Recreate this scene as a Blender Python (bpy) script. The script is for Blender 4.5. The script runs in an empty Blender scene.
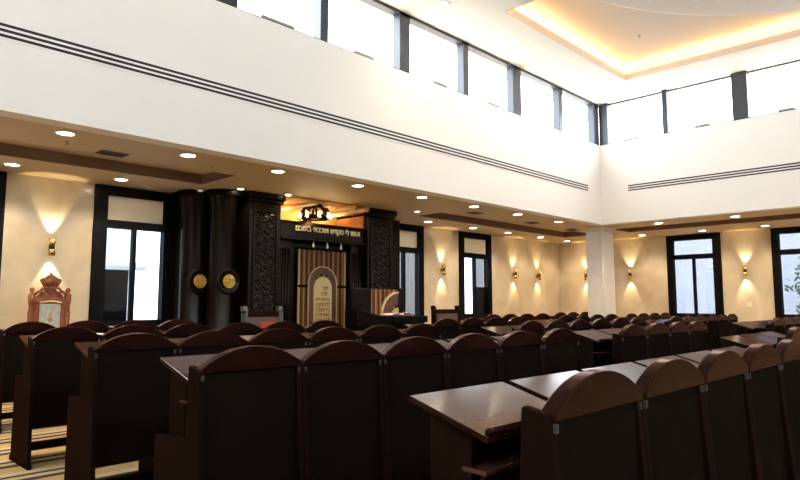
import bpy, bmesh, math, random
from mathutils import Vector, Matrix
random.seed(7)
PI = math.pi
SC = bpy.context.scene
COL = SC.collection
EYE = 1.34

# ------------------------------------------------------------------ materials
def nodes_of(m):
    m.use_nodes = True
    return m.node_tree.nodes, m.node_tree.links

def plain(name, col, rough=.5, metal=0., coat=0., bump=0., bscale=60., var=0., vscale=6., emit=None, estr=0., stretch=(1, 1, 1), spec=.5):
    m = bpy.data.materials.new(name)
    n, l = nodes_of(m)
    b = n['Principled BSDF']
    b.inputs['Base Color'].default_value = (*col, 1)
    b.inputs['Roughness'].default_value = rough
    b.inputs['Metallic'].default_value = metal
    b.inputs['Coat Weight'].default_value = coat
    b.inputs['Coat Roughness'].default_value = .12
    b.inputs['Specular IOR Level'].default_value = spec
    if var or bump:
        tc = n.new('ShaderNodeTexCoord')
        mp = n.new('ShaderNodeMapping')
        mp.inputs['Scale'].default_value = stretch
        l.new(tc.outputs['Object'], mp.inputs['Vector'])
    if var:
        t = n.new('ShaderNodeTexNoise')
        t.inputs['Scale'].default_value = vscale
        t.inputs['Detail'].default_value = 6
        l.new(mp.outputs['Vector'], t.inputs['Vector'])
        r = n.new('ShaderNodeValToRGB')
        r.color_ramp.elements[0].position = .3
        r.color_ramp.elements[1].position = .7
        r.color_ramp.elements[0].color = (*[max(0, c * (1 - var)) for c in col], 1)
        r.color_ramp.elements[1].color = (*[min(1, c * (1 + var)) for c in col], 1)
        l.new(t.outputs['Fac'], r.inputs['Fac'])
        l.new(r.outputs['Color'], b.inputs['Base Color'])
    if bump:
        t = n.new('ShaderNodeTexNoise')
        t.inputs['Scale'].default_value = bscale
        l.new(mp.outputs['Vector'], t.inputs['Vector'])
        k = n.new('ShaderNodeBump')
        k.inputs['Strength'].default_value = bump
        k.inputs['Distance'].default_value = .01
        l.new(t.outputs['Fac'], k.inputs['Height'])
        l.new(k.outputs['Normal'], b.inputs['Normal'])
    if emit:
        b.inputs['Emission Color'].default_value = (*emit, 1)
        b.inputs['Emission Strength'].default_value = estr
    return m

def marble_mat():
    m = bpy.data.materials.new('cream marble')
    n, l = nodes_of(m)
    b = n['Principled BSDF']
    tc = n.new('ShaderNodeTexCoord')
    a = n.new('ShaderNodeTexNoise'); a.inputs['Scale'].default_value = .9; a.inputs['Detail'].default_value = 9; a.inputs['Distortion'].default_value = 1.6
    l.new(tc.outputs['Object'], a.inputs['Vector'])
    r = n.new('ShaderNodeValToRGB')
    e = r.color_ramp.elements
    e[0].position = .32; e[0].color = (.56, .46, .32, 1)
    e[1].position = .66; e[1].color = (.72, .63, .48, 1)
    x = e.new(.49); x.color = (.64, .54, .39, 1)
    l.new(a.outputs['Fac'], r.inputs['Fac'])
    l.new(r.outputs['Color'], b.inputs['Base Color'])
    b.inputs['Roughness'].default_value = .16
    b.inputs['Specular IOR Level'].default_value = .45
    return m

def carpet_mat():
    m = bpy.data.materials.new('striped carpet')
    n, l = nodes_of(m)
    b = n['Principled BSDF']
    tc = n.new('ShaderNodeTexCoord')
    sp = n.new('ShaderNodeSeparateXYZ'); l.new(tc.outputs['Object'], sp.inputs[0])
    mu = n.new('ShaderNodeMath'); mu.operation = 'MULTIPLY'; mu.inputs[1].default_value = 1.9
    l.new(sp.outputs['Y'], mu.inputs[0])
    fr = n.new('ShaderNodeMath'); fr.operation = 'FRACT'; l.new(mu.outputs[0], fr.inputs[0])
    r = n.new('ShaderNodeValToRGB'); r.color_ramp.interpolation = 'CONSTANT'
    e = r.color_ramp.elements
    tan = (.60, .42, .20, 1); dk = (.035, .022, .014, 1); lt = (.68, .54, .33, 1)
    e[0].position = 0; e[0].color = tan
    e[1].position = .36; e[1].color = dk
    for p, c in ((.52, lt), (.68, dk), (.80, lt)):
        q = e.new(p); q.color = c
    l.new(fr.outputs[0], r.inputs['Fac'])
    t = n.new('ShaderNodeTexNoise'); t.inputs['Scale'].default_value = 40; l.new(tc.outputs['Object'], t.inputs['Vector'])
    mx = n.new('ShaderNodeMix'); mx.data_type = 'RGBA'; mx.blend_type = 'MULTIPLY'; mx.inputs['Factor'].default_value = .35
    l.new(r.outputs['Color'], mx.inputs[6]); l.new(t.outputs['Color'], mx.inputs[7])
    l.new(mx.outputs[2], b.inputs['Base Color'])
    b.inputs['Roughness'].default_value = .9
    k = n.new('ShaderNodeBump'); k.inputs['Strength'].default_value = .3
    t2 = n.new('ShaderNodeTexNoise'); t2.inputs['Scale'].default_value = 300; l.new(tc.outputs['Object'], t2.inputs['Vector'])
    l.new(t2.outputs['Fac'], k.inputs['Height']); l.new(k.outputs['Normal'], b.inputs['Normal'])
    return m

def glass_mat(name, tint):
    m = bpy.data.materials.new(name)
    n, l = nodes_of(m)
    n.clear()
    o = n.new('ShaderNodeOutputMaterial')
    t = n.new('ShaderNodeBsdfTransparent'); t.inputs['Color'].default_value = (*tint, 1)
    g = n.new('ShaderNodeBsdfGlossy'); g.inputs['Roughness'].default_value = .02
    f = n.new('ShaderNodeLayerWeight'); f.inputs['Blend'].default_value = .12
    x = n.new('ShaderNodeMixShader')
    p = n.new('ShaderNodeMath'); p.operation = 'POWER'; p.inputs[1].default_value = 3.
    l.new(f.outputs['Facing'], p.inputs[0]); p2 = n.new('ShaderNodeMath'); p2.operation = 'MULTIPLY_ADD'; p2.inputs[1].default_value = .6; p2.inputs[2].default_value = .03
    l.new(p.outputs[0], p2.inputs[0]); l.new(p2.outputs[0], x.inputs[0]); l.new(t.outputs[0], x.inputs[1]); l.new(g.outputs[0], x.inputs[2])
    l.new(x.outputs[0], o.inputs[0])
    return m

def satin(name, col, gloss, fac, rough, var=.3, scale=5., stretch=(1, 6, 1.2), graze=4.):
    m = bpy.data.materials.new(name)
    n, l = nodes_of(m); n.clear()
    o = n.new('ShaderNodeOutputMaterial')
    tc = n.new('ShaderNodeTexCoord'); mp = n.new('ShaderNodeMapping'); mp.inputs['Scale'].default_value = stretch
    l.new(tc.outputs['Object'], mp.inputs['Vector'])
    t = n.new('ShaderNodeTexNoise'); t.inputs['Scale'].default_value = scale; t.inputs['Detail'].default_value = 6
    l.new(mp.outputs['Vector'], t.inputs['Vector'])
    r = n.new('ShaderNodeValToRGB')
    r.color_ramp.elements[0].position = .3; r.color_ramp.elements[1].position = .7
    r.color_ramp.elements[0].color = (*[c * (1 - var) for c in col], 1); r.color_ramp.elements[1].color = (*[c * (1 + var) for c in col], 1)
    l.new(t.outputs['Fac'], r.inputs['Fac'])
    d = n.new('ShaderNodeBsdfDiffuse'); l.new(r.outputs['Color'], d.inputs['Color'])
    g = n.new('ShaderNodeBsdfGlossy'); g.inputs['Color'].default_value = (*gloss, 1); g.inputs['Roughness'].default_value = rough
    lw = n.new('ShaderNodeLayerWeight'); lw.inputs['Blend'].default_value = .5
    p = n.new('ShaderNodeMath'); p.operation = 'POWER'; p.inputs[1].default_value = 4.; l.new(lw.outputs['Facing'], p.inputs[0])
    q = n.new('ShaderNodeMath'); q.operation = 'MULTIPLY_ADD'; q.inputs[1].default_value = fac * graze; q.inputs[2].default_value = fac
    l.new(p.outputs[0], q.inputs[0])
    x = n.new('ShaderNodeMixShader'); l.new(q.outputs[0], x.inputs[0]); l.new(d.outputs[0], x.inputs[1]); l.new(g.outputs[0], x.inputs[2])
    l.new(x.outputs[0], o.inputs[0])
    return m

def frosted_mat():
    m = bpy.data.materials.new('frosted cream transom')
    n, l = nodes_of(m); n.clear()
    o = n.new('ShaderNodeOutputMaterial')
    d = n.new('ShaderNodeBsdfDiffuse'); d.inputs['Color'].default_value = (.82, .75, .63, 1)
    t = n.new('ShaderNodeBsdfTranslucent'); t.inputs['Color'].default_value = (.9, .82, .68, 1)
    x = n.new('ShaderNodeMixShader'); x.inputs[0].default_value = .10
    l.new(d.outputs[0], x.inputs[1]); l.new(t.outputs[0], x.inputs[2]); l.new(x.outputs[0], o.inputs[0])
    return m

def curtain_mat():
    m = bpy.data.materials.new('striped velvet')
    n, l = nodes_of(m)
    b = n['Principled BSDF']
    tc = n.new('ShaderNodeTexCoord')
    sp = n.new('ShaderNodeSeparateXYZ'); l.new(tc.outputs['Object'], sp.inputs[0])
    mu = n.new('ShaderNodeMath'); mu.operation = 'MULTIPLY'; mu.inputs[1].default_value = 9.
    l.new(sp.outputs['X'], mu.inputs[0])
    fr = n.new('ShaderNodeMath'); fr.operation = 'FRACT'; l.new(mu.outputs[0], fr.inputs[0])
    r = n.new('ShaderNodeValToRGB')
    e = r.color_ramp.elements
    e[0].position = 0; e[0].color = (.075, .020, .008, 1)
    e[1].position = 1.; e[1].color = (.075, .020, .008, 1)
    for p, c in ((.16, (.15, .055, .018)), (.38, (.34, .22, .09)), (.46, (.14, .09, .035)), (.66, (.13, .034, .012)), (.85, (.035, .012, .007))):
        q = e.new(p); q.color = (*c, 1)
    l.new(fr.outputs[0], r.inputs['Fac'])
    l.new(r.outputs['Color'], b.inputs['Base Color'])
    b.inputs['Roughness'].default_value = .55
    b.inputs['Sheen Weight'].default_value = .0; b.inputs['Specular IOR Level'].default_value = .15
    return m

M = {}
WD = dict(var=.35, vscale=5., stretch=(1, 6, 1.2))
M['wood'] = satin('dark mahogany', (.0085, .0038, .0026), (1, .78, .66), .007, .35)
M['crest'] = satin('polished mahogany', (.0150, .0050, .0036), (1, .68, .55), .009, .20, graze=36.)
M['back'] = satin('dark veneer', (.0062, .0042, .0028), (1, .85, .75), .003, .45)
M['desk'] = satin('polished desk veneer', (.054, .022, .016), (1, .96, .95), .054, .13, .25, 4., (1.2, 5, 1))
M['arkwood'] = satin('near black carved wood', (.0052, .0036, .0029), (1, .9, .8), .018, .25, scale=7., stretch=(1, 1, 1))
M['beam'] = plain('honey oak', (.62, .42, .24), .45, var=.15, vscale=8)
M['canopy'] = plain('oak canopy boards', (.40, .22, .09), .5, var=.2, vscale=5)
M['throne'] = plain('gilded cherry wood', (.30, .088, .030), .28, metal=.3, coat=.3, var=.35, vscale=14)
M['archband'] = plain('brown pleated silk', (.085, .034, .016), .55, var=.6, vscale=9, stretch=(6, 1, .4))
M['rosette'] = plain('old gold', (.62, .40, .10), .35, metal=.8)
M['braid'] = plain('antique gold braid', (.42, .33, .15), .5, metal=.2)
M['brass'] = plain('polished brass', (.83, .60, .22), .25, metal=1.)
M['gold'] = plain('gold leaf', (.95, .80, .44), .42, metal=.3)
M['cream'] = plain('cream embroidered silk', (.54, .42, .21), .6, var=.12, vscale=30)
M['stitch'] = plain('dark stitching', (.10, .06, .025), .6)
M['upholstery'] = plain('pale grey brocade', (.50, .50, .44), .7, var=.18, vscale=26)
M['red'] = plain('red velvet', (.30, .022, .014), .7)
M['padbrown'] = plain('brown leather', (.075, .05, .04), .5, var=.2, vscale=8)
M['orange'] = plain('orange thread', (.55, .20, .05), .6)
M['white'] = plain('white wall paint', (.88, .85, .81), .75, bump=.04, bscale=120)
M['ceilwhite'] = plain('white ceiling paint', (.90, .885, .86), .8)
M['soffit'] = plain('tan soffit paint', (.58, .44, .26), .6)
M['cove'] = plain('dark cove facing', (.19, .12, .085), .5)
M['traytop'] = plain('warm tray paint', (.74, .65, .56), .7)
M['frame'] = satin('black aluminium', (.0045, .0045, .0052), (1, 1, 1), .008, .3, .1)
M['frameblue'] = plain('dark blue aluminium', (.035, .040, .055), .4)
M['darkpane'] = plain('charcoal infill panel', (.035, .036, .045), .35)
M['blind'] = frosted_mat()
M['slot'] = plain('black grille slot', (.012, .010, .008), .6)
M['grey'] = plain('grey metal', (.30, .29, .28), .4, metal=.6)
M['dimgrey'] = satin('dull dark grey', (.035, .033, .031), (1, 1, 1), .05, .4)
M['ventbrown'] = plain('brown vent', (.075, .05, .035), .5)
M['ring'] = plain('white lamp ring', (.85, .83, .8), .4)
M['lampon'] = plain('lit lamp lens', (1, .95, .85), .4, emit=(1, .90, .72), estr=14.)
M['bulb'] = plain('lit bulb', (1, .9, .7), .4, emit=(1, .78, .42), estr=22.)
M['led'] = plain('warm led strip', (1, .8, .5), .4, emit=(1, .68, .36), estr=9.)
M['column'] = plain('pale column stone', (.82, .77, .70), .35, var=.05, vscale=4)
M['marble'] = marble_mat()
M['carpet'] = carpet_mat()
M['velvet'] = curtain_mat()
M['paper'] = plain('book paper', (.80, .70, .72), .7)
M['outwall'] = plain('pale render outside', (.55, .60, .66), .8, var=.06, vscale=1.2)
M['outpost'] = plain('grey render', (.13, .125, .12), .8)
M['outroof'] = plain('grey roof sheet', (.25, .28, .31), .6)
M['leaf'] = plain('garden leaves', (.05, .12, .04), .7, var=.4, vscale=9)
M['ground'] = plain('outside paving', (.42, .41, .38), .9, var=.1, vscale=3)
M['plastic'] = plain('ivory plastic', (.85, .80, .70), .4)
M['clear'] = glass_mat('clear glass', (.93, .96, .97))
M['tint'] = glass_mat('blue tinted glass', (.41, .42, .45))
M['mid'] = glass_mat('grey tinted glass', (.55, .58, .62))

# ------------------------------------------------------------------ mesh helpers
class MB:
    def __init__(s): s.bm = bmesh.new(); s.mi = 0
    def _tag(s, faces, smooth=False):
        for f in faces: f.material_index = s.mi; f.smooth = smooth
    def box(s, x0, x1, y0, y1, z0, z1, bev=0., mat=None, smooth=False):
        b = bmesh.new()
        vs = [b.verts.new(p) for p in ((x0, y0, z0), (x1, y0, z0), (x1, y1, z0), (x0, y1, z0), (x0, y0, z1), (x1, y0, z1), (x1, y1, z1), (x0, y1, z1))]
        for q in ((3, 2, 1, 0), (4, 5, 6, 7), (0, 1, 5, 4), (1, 2, 6, 5), (2, 3, 7, 6), (3, 0, 4, 7)): b.faces.new([vs[i] for i in q])
        if bev: bmesh.ops.bevel(b, geom=b.edges[:], offset=bev, segments=2, affect='EDGES', profile=.6)
        s.merge(b, mat); return s
    def prism(s, pts, axis, a, b_, bev=0., mat=None):
        """polygon pts in the plane across axis, extruded from a to b_"""
        b = bmesh.new()
        def P(u, v, t): return {0: (t, u, v), 1: (u, t, v), 2: (u, v, t)}[axis]
        A = [b.verts.new(P(u, v, a)) for u, v in pts]; B = [b.verts.new(P(u, v, b_)) for u, v in pts]
        b.faces.new(A[::-1]); b.faces.new(B)
        k = len(pts)
        for i in range(k): b.faces.new((A[i], A[(i + 1) % k], B[(i + 1) % k], B[i]))
        bmesh.ops.recalc_face_normals(b, faces=b.faces[:])
        if bev:
            ed = [e for e in b.edges if e.calc_face_angle(0) > .6]
            bmesh.ops.bevel(b, geom=ed, offset=bev, segments=2, affect='EDGES', profile=.6)
        s.merge(b, mat); return s
    def lathe(s, prof, seg=24, c=(0, 0, 0), axis=2, a0=0., a1=2 * PI, mat=None):
        b = bmesh.new(); full = abs(a1 - a0 - 2 * PI) < 1e-6
        rings = []; n = seg if full else seg + 1
        for r, z in prof:
            ring = []
            for i in range(n):
                t = a0 + (a1 - a0) * i / seg
                p = (r * math.cos(t), r * math.sin(t), z)
                if axis == 1: p = (p[0], p[2], p[1])
                if axis == 0: p = (p[2], p[0], p[1])
                ring.append(b.verts.new((p[0] + c[0], p[1] + c[1], p[2] + c[2])))
            rings.append(ring)
        for R0, R1 in zip(rings, rings[1:]):
            for i in range(seg):
                j = (i + 1) % n
                b.faces.new((R0[i], R0[j], R1[j], R1[i]))
        for R, rr in ((rings[0], prof[0][0]), (rings[-1], prof[-1][0])):
            if rr > 1e-4: b.faces.new(R)
        bmesh.ops.remove_doubles(b, verts=b.verts[:], dist=1e-5)
        bmesh.ops.recalc_face_normals(b, faces=b.faces[:])
        for f in b.faces: f.smooth = len(f.verts) <= 4
        s.merge(b, mat, keep=True); return s
    def tube(s, pts, r, seg=8, mat=None):
        b = bmesh.new(); pts = [Vector(p) for p in pts]; rings = []
        rr = r if isinstance(r, (list, tuple)) else [r] * len(pts)
        for i, p in enumerate(pts):
            d = (pts[min(i + 1, len(pts) - 1)] - pts[max(i - 1, 0)]).normalized()
            u = d.cross(Vector((0, 0, 1)) if abs(d.z) < .9 else Vector((1, 0, 0))).normalized(); v = d.cross(u)
            rings.append([b.verts.new(p + (u * math.cos(2 * PI * k / seg) + v * math.sin(2 * PI * k / seg)) * rr[i]) for k in range(seg)])
        for A, B in zip(rings, rings[1:]):
            for k in range(seg): b.faces.new((A[k], A[(k + 1) % seg], B[(k + 1) % seg], B[k]))
        b.faces.new(rings[0]); b.faces.new(rings[-1])
        bmesh.ops.recalc_face_normals(b, faces=b.faces[:])
        for f in b.faces: f.smooth = len(f.verts) == 4
        s.merge(b, mat, keep=True); return s
    def ball(s, c, r, mat=None, sc=(1, 1, 1)):
        b = bmesh.new()
        bmesh.ops.create_uvsphere(b, u_segments=14, v_segments=9, radius=r)
        for v in b.verts: v.co = Vector((v.co.x * sc[0] + c[0], v.co.y * sc[1] + c[1], v.co.z * sc[2] + c[2]))
        for f in b.faces: f.smooth = True
        s.merge(b, mat, keep=True); return s
    def grid(s, nu, nv, fn, mat=None):
        b = bmesh.new()
        g = [[b.verts.new(fn(i / nu, j / nv)) for j in range(nv + 1)] for i in range(nu + 1)]
        for i in range(nu):
            for j in range(nv):
                f = b.faces.new((g[i][j], g[i + 1][j], g[i + 1][j + 1], g[i][j + 1])); f.smooth = True
        s.merge(b, mat, keep=True); return s
    def merge(s, b, mat=None, keep=False):
        mi = s.mi if mat is None else mat
        off = {}
        for v in b.verts: off[v] = s.bm.verts.new(v.co)
        for f in b.faces:
            try:
                q = s.bm.faces.new([off[v] for v in f.verts]); q.material_index = mi; q.smooth = f.smooth
            except ValueError: pass
        b.free()
    def build(s, name, mat, parent=None, loc=None, rot=None):
        me = bpy.data.meshes.new(name); s.bm.to_mesh(me); s.bm.free()
        for m in (mat if isinstance(mat, (list, tuple)) else [mat]): me.materials.append(m)
        o = bpy.data.objects.new(name, me); COL.objects.link(o)
        if parent is not None: o.parent = parent
        if loc is not None: o.location = loc
        if rot is not None: o.rotation_euler = rot
        return o

def box(name, mat, parent, *a, bev=0., loc=None): return MB().box(*a, bev=bev).build(name, mat, parent, loc)
def tag(o, label=None, cat=None, group=None, kind=None):
    if label: o['label'] = label
    if cat: o['category'] = cat
    if group: o['group'] = group
    if kind: o['kind'] = kind
    return o
def thing(name, label, cat, loc=(0, 0, 0), rz=0., group=None):
    o = bpy.data.objects.new(name, None); COL.objects.link(o)
    o.empty_display_size = .1
    o.location = loc; o.rotation_euler = (0, 0, rz)
    return tag(o, label, cat, group)
def struct(o): o['kind'] = 'structure'; return o
KIDS = {}
def kids(o): return [c for c in bpy.data.objects if c.parent == o]
def dup(root, loc, rz=None, label=None, group=None):
    if root not in KIDS: KIDS[root] = [(c, kids(c)) for c in kids(root)]
    r = root.copy(); COL.objects.link(r); r.location = loc
    if rz is not None: r.rotation_euler = (0, 0, rz)
    if label: r['label'] = label
    if group: r['group'] = group
    for c, gs in KIDS[root]:
        d = c.copy(); COL.objects.link(d); d.parent = r
        for g in gs:
            e = g.copy(); COL.objects.link(e); e.parent = d
    return r
ORD = ['first', 'second', 'third', 'fourth', 'fifth', 'sixth', 'seventh', 'eighth', 'ninth', 'tenth']

# ------------------------------------------------------------------ camera, world
cam = bpy.data.cameras.new('camera')
cam.sensor_width = 36.
cam.lens = 625.5 / 800 * 36.
cam.clip_start = .05
co = bpy.data.objects.new('camera', cam); COL.objects.link(co)
co.location = (0, 0, EYE)
co.rotation_euler = (math.radians(90 + 5.786), 0, -math.radians(45.67))
SC.camera = co

w = bpy.data.worlds.new('sky'); SC.world = w
w.use_nodes = True
n = w.node_tree.nodes; l = w.node_tree.links
bg = n['Background']
tc = n.new('ShaderNodeTexCoord'); sp = n.new('ShaderNodeSeparateXYZ'); l.new(tc.outputs['Generated'], sp.inputs[0])
rp = n.new('ShaderNodeValToRGB')
rp.color_ramp.elements[0].position = 0.; rp.color_ramp.elements[0].color = (.86, .92, 1, 1)
rp.color_ramp.elements[1].position = .6; rp.color_ramp.elements[1].color = (.95, .97, 1, 1)
l.new(sp.outputs['Z'], rp.inputs['Fac']); l.new(rp.outputs['Color'], bg.inputs['Color'])
bg.inputs['Strength'].default_value = 6.0

SC.view_settings.view_transform = 'Standard'
SC.view_settings.look = 'None'
SC.view_settings.gamma = 1.
SC.view_settings.use_curve_mapping = False
SC.view_settings.exposure = 1.35
SC.cycles.use_denoising = True
SC.cycles.max_bounces = 10
SC.cycles.diffuse_bounces = 6
SC.cycles.glossy_bounces = 4
SC.cycles.transparent_max_bounces = 12
SC.cycles.sample_clamp_indirect = 6.

# ------------------------------------------------------------------ room shell
YB, XB = 6.67, 13.5           # inner faces of the high bulkheads
YW, XW = 9.85, 17.05          # outer marble walls
XL, YK = -3.2, -6.6           # the sides behind the camera
ZS = EYE + 1.806              # aisle soffit
ZG = EYE + 3.66               # clerestory sill
ZC = EYE + 4.64               # main ceiling

struct(box('floor', M['carpet'], None, XL - .3, XW + .3, YK - .3, YW + .3, -.2, 0))

# front wall: marble between the windows; windows listed as (x0, x1, kind)
FRONT_WIN = [(1.02, 2.29), (3.46, 4.72), (9.60, 10.86), (12.18, 13.53)]
ZTOP = ZS + .02
m = MB()
xs = XL - .3
for x0, x1 in FRONT_WIN:
    m.box(xs, x0, YW, YW + .25, 0, ZTOP + .3); xs = x1
    m.box(x0, x1, YW, YW + .25, 0, EYE - .42)
    m.box(x0, x1, YW, YW + .25, ZTOP, ZTOP + .3)
m.box(xs, XW + .3, YW, YW + .25, 0, ZTOP + .3)
struct(m.build('wall_front', M['marble']))
RIGHT_WIN = [(5.24, 6.60), (2.78, 4.10), (-.2, 1.12), (-2.7, -1.38)]
m = MB(); ys = YW + .25
for y0, y1 in RIGHT_WIN:
    m.box(XW, XW + .25, y1, ys, 0, ZTOP + .3); ys = y0
    m.box(XW, XW + .25, y0, y1, 0, EYE - .42)
    m.box(XW, XW + .25, y0, y1, ZTOP, ZTOP + .3)
m.box(XW, XW + .25, YK - .3, ys, 0, ZTOP + .3)
struct(m.build('wall_right', M['marble']))

# walls behind the camera: lower part solid, clerestory windows above
def wall_clear(name, axis, v, a0, a1, inner, holes):
    m = MB()
    t0, t1 = (v, v + .25) if inner < 0 else (v - .25, v)
    def bx(p, q, z0, z1):
        if axis == 1: m.box(p, q, t0, t1, z0, z1)
        else: m.box(t0, t1, p, q, z0, z1)
    bx(a0, a1, 0, ZG)
    s_ = a0
    for h0, h1 in holes:
        bx(s_, h0, ZG, ZC + .3); s_ = h1
    bx(s_, a1, ZG, ZC + .3)
    return struct(m.build(name, M['white']))
BACK_H = [(x, x + 1.4) for x in (-2.6, -.9, .8, 2.5, 4.2, 5.9, 7.6, 9.3, 11.0)]
LEFT_H = [(y, y + 1.4) for y in (-5.6, -3.9, -2.2, -.5, 1.2, 2.9, 4.6)]
wall_clear('wall_back', 1, YK, XL - .25, XW + .25, 1, BACK_H)
wall_clear('wall_left', 0, XL, YK, YB, 1, LEFT_H)
struct(MB().box(XL - .25, XL, YB, YW + .25, 0, ZTOP + .3).build('wall_left_aisle', M['marble']))
for k, (nm, H, ax, v) in enumerate((('window_7', BACK_H, 1, YK - .12), ('window_8', LEFT_H, 0, XL - .12))):
    m = MB(); g = MB()
    for a, b in H:
        for p0, p1, q0, q1 in ((a, b, ZG, ZG + .05), (a, b, ZC - .05, ZC + .3), (a, a + .05, ZG, ZC), (b - .05, b, ZG, ZC)):
            if ax == 1: m.box(p0, p1, v - .04, v + .04, q0, q1)
            else: m.box(v - .04, v + .04, p0, p1, q0, q1)
        if ax == 1: g.box(a + .05, b - .05, v - .004, v + .004, ZG + .05, ZC - .05)
        else: g.box(v - .004, v + .004, a + .05, b - .05, ZG + .05, ZC - .05)
    r = struct(m.build(nm, M['frameblue'])); g.build('pane', M['clear'], r)

# high bulkheads (white) with the clerestory openings above them
struct(MB().box(XL, XB + .22, YB, YB + .22, ZS, ZG).build('wall_upper_front', M['white']))
struct(MB().box(XB, XB + .22, YK, YB - .002, ZS, ZG).build('wall_upper_right', M['white']))

# clerestory glazing
def clerestory(name, axis, v, spans, mulls, a0, a1, topbar, latches):
    m = MB()
    def bx(M_, p, q, t0, t1, z0, z1, bev=0):
        if axis == 1: M_.box(p, q, t0, t1, z0, z1, bev)
        else: M_.box(t0, t1, p, q, z0, z1, bev)
    bx(m, a0, a1, v + .02, v + .14, ZG, ZG + .022)
    if topbar: bx(m, a0, a1, v + .0, v + .14, ZC - .05, ZC + .02)
    else: bx(m, a0, a1, v + .10, v + .16, ZC - .03, ZC + .02)
    for p, q in mulls: bx(m, p, q, v + .0, v + .16, ZG, ZC, .006)
    r = struct(m.build(name, M['frameblue']))
    for p, q in spans:
        g = MB(); bx(g, p, q, v + .085, v + .093, ZG + .02, ZC - .02); g.build('pane', M['clear'], r)
    for p, q in latches:
        g = MB(); bx(g, p, q, v + .03, v + .075, ZG + .012, ZG + .07, .008); g.build('latch', M['grey'], r)
    return r
fm = [(-2.83, -2.6), (-1.22, -1.04), (.35, .58), (1.98, 2.16), (3.66, 3.93), (5.24, 5.38), (6.83, 7.06), (8.44, 8.59), (9.98, 10.26), (11.71, 11.85), (13.26, 13.5)]
fs = [(a[1], b[0]) for a, b in zip(fm, fm[1:])]
clerestory('window_5', 1, YB, fs, fm, XL, XB, True, [(4.30, 4.82), (7.66, 8.04), (9.22, 9.56), (10.93, 11.25), (5.9, 6.3), (2.6, 3.0)])
rm = [(-6.4, -6.2), (-4.85, -4.72), (-3.35, -3.08), (-1.86, -1.74), (-.55, -.28), (.97, 1.09), (2.22, 2.34), (3.51, 3.80), (5.09, 5.20), (6.46, 6.67)]
rs = [(a[1], b[0]) for a, b in zip(rm, rm[1:])]
clerestory('window_6', 0, XB, rs, rm, YK, YB, False, [(5.80, 6.12), (4.25, 4.55), (2.72, 3.0)])

# linear air grilles let into the bulkheads
def grille(name, axis, v, a0, a1, label):
    z0 = EYE + 2.575
    m = MB()
    def bx(M_, p, q, t0, t1, z0, z1):
        if axis == 1: M_.box(p, q, t0, t1, z0, z1)
        else: M_.box(t0, t1, p, q, z0, z1)
    bx(m, a0 - .03, a1 + .03, v - .006, v + .03, z0 - .09, z0 + .09)
    r = m.build(name, M['white'])
    for k in (-1, 0, 1):
        g = MB(); bx(g, a0, a1, v - .008, v + .02, z0 + k * .052 - .014, z0 + k * .052 + .014)
        g.build('slot', M['slot'], r)
    tag(r, label, 'air vent', 'slot air grilles')
grille('air_grille', 1, YB, XL + .3, 12.87, 'long three-slot black air grille in the white bulkhead above the ark wall')
grille('air_grille', 0, XB, YK + .4, 6.02, 'long three-slot black air grille in the white bulkhead on the right')

# aisle ceiling with its raised tray: cells of low soffit and of raised tray
def cells(name, xs, ys, raised, top):
    m = MB()
    for i in range(len(xs) - 1):
        for j in range(len(ys) - 1):
            hi = raised(i, j)
            if hi is None: continue
            m.box(xs[i], xs[i + 1], ys[j], ys[j + 1], ZS + (.15 if hi else 0), top)
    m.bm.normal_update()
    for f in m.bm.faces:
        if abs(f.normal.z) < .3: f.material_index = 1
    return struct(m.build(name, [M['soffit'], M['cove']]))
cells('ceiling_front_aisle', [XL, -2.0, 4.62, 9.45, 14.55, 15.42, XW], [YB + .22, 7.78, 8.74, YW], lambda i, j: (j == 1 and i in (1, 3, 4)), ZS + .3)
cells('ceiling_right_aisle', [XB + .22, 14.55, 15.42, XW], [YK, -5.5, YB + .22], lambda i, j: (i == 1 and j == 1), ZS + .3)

# main ceiling with a lit tray and a round dropped panel
TX0, TX1, TY0, TY1 = 8.0, 12.32, .9, 5.49
m = MB()
for a in ((XL - .25, TX0, YK - .25, YB + .25), (TX1, XB + .25, YK - .25, YB + .25), (TX0, TX1, TY1, YB + .25), (TX0, TX1, YK - .25, TY0)):
    m.box(*a, ZC, ZC + .06)
struct(m.build('ceiling', M['ceilwhite']))
e = .22
m = MB()
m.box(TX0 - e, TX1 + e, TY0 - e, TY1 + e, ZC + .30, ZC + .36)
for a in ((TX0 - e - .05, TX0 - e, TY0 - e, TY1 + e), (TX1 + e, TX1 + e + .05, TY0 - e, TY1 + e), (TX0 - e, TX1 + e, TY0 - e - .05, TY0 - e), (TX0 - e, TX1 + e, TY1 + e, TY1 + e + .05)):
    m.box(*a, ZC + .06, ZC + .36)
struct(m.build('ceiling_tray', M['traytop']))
m = MB(); q = .03
for a in ((TX0 + .002, TX0 + q, TY0 + .002, TY1 - .002), (TX1 - q, TX1 - .002, TY0 + .002, TY1 - .002), (TX0 + q, TX1 - q, TY0 + .002, TY0 + q), (TX0 + q, TX1 - q, TY1 - q, TY1 - .002)):
    m.box(*a, ZC - .02, ZC + .10)
struct(m.build('trim_1', M['traytop']))
m = MB(); q = .13
for a in ((TX0 - q, TX0 - q + .03, TY0 - q, TY1 + q), (TX1 + q - .03, TX1 + q, TY0 - q, TY1 + q), (TX0, TX1, TY0 - q, TY0 - q + .03), (TX0, TX1, TY1 + q - .03, TY1 + q)):
    m.box(*a, ZC + .062, ZC + .09)
tag(m.build('led_strip', M['led']), 'warm glowing light strip hidden around the edge of the ceiling tray', 'light strip')
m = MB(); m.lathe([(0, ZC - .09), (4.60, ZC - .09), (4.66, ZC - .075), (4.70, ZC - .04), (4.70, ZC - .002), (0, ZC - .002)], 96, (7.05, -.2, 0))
struct(m.build('ceiling_disc', M['traytop']))

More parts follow.
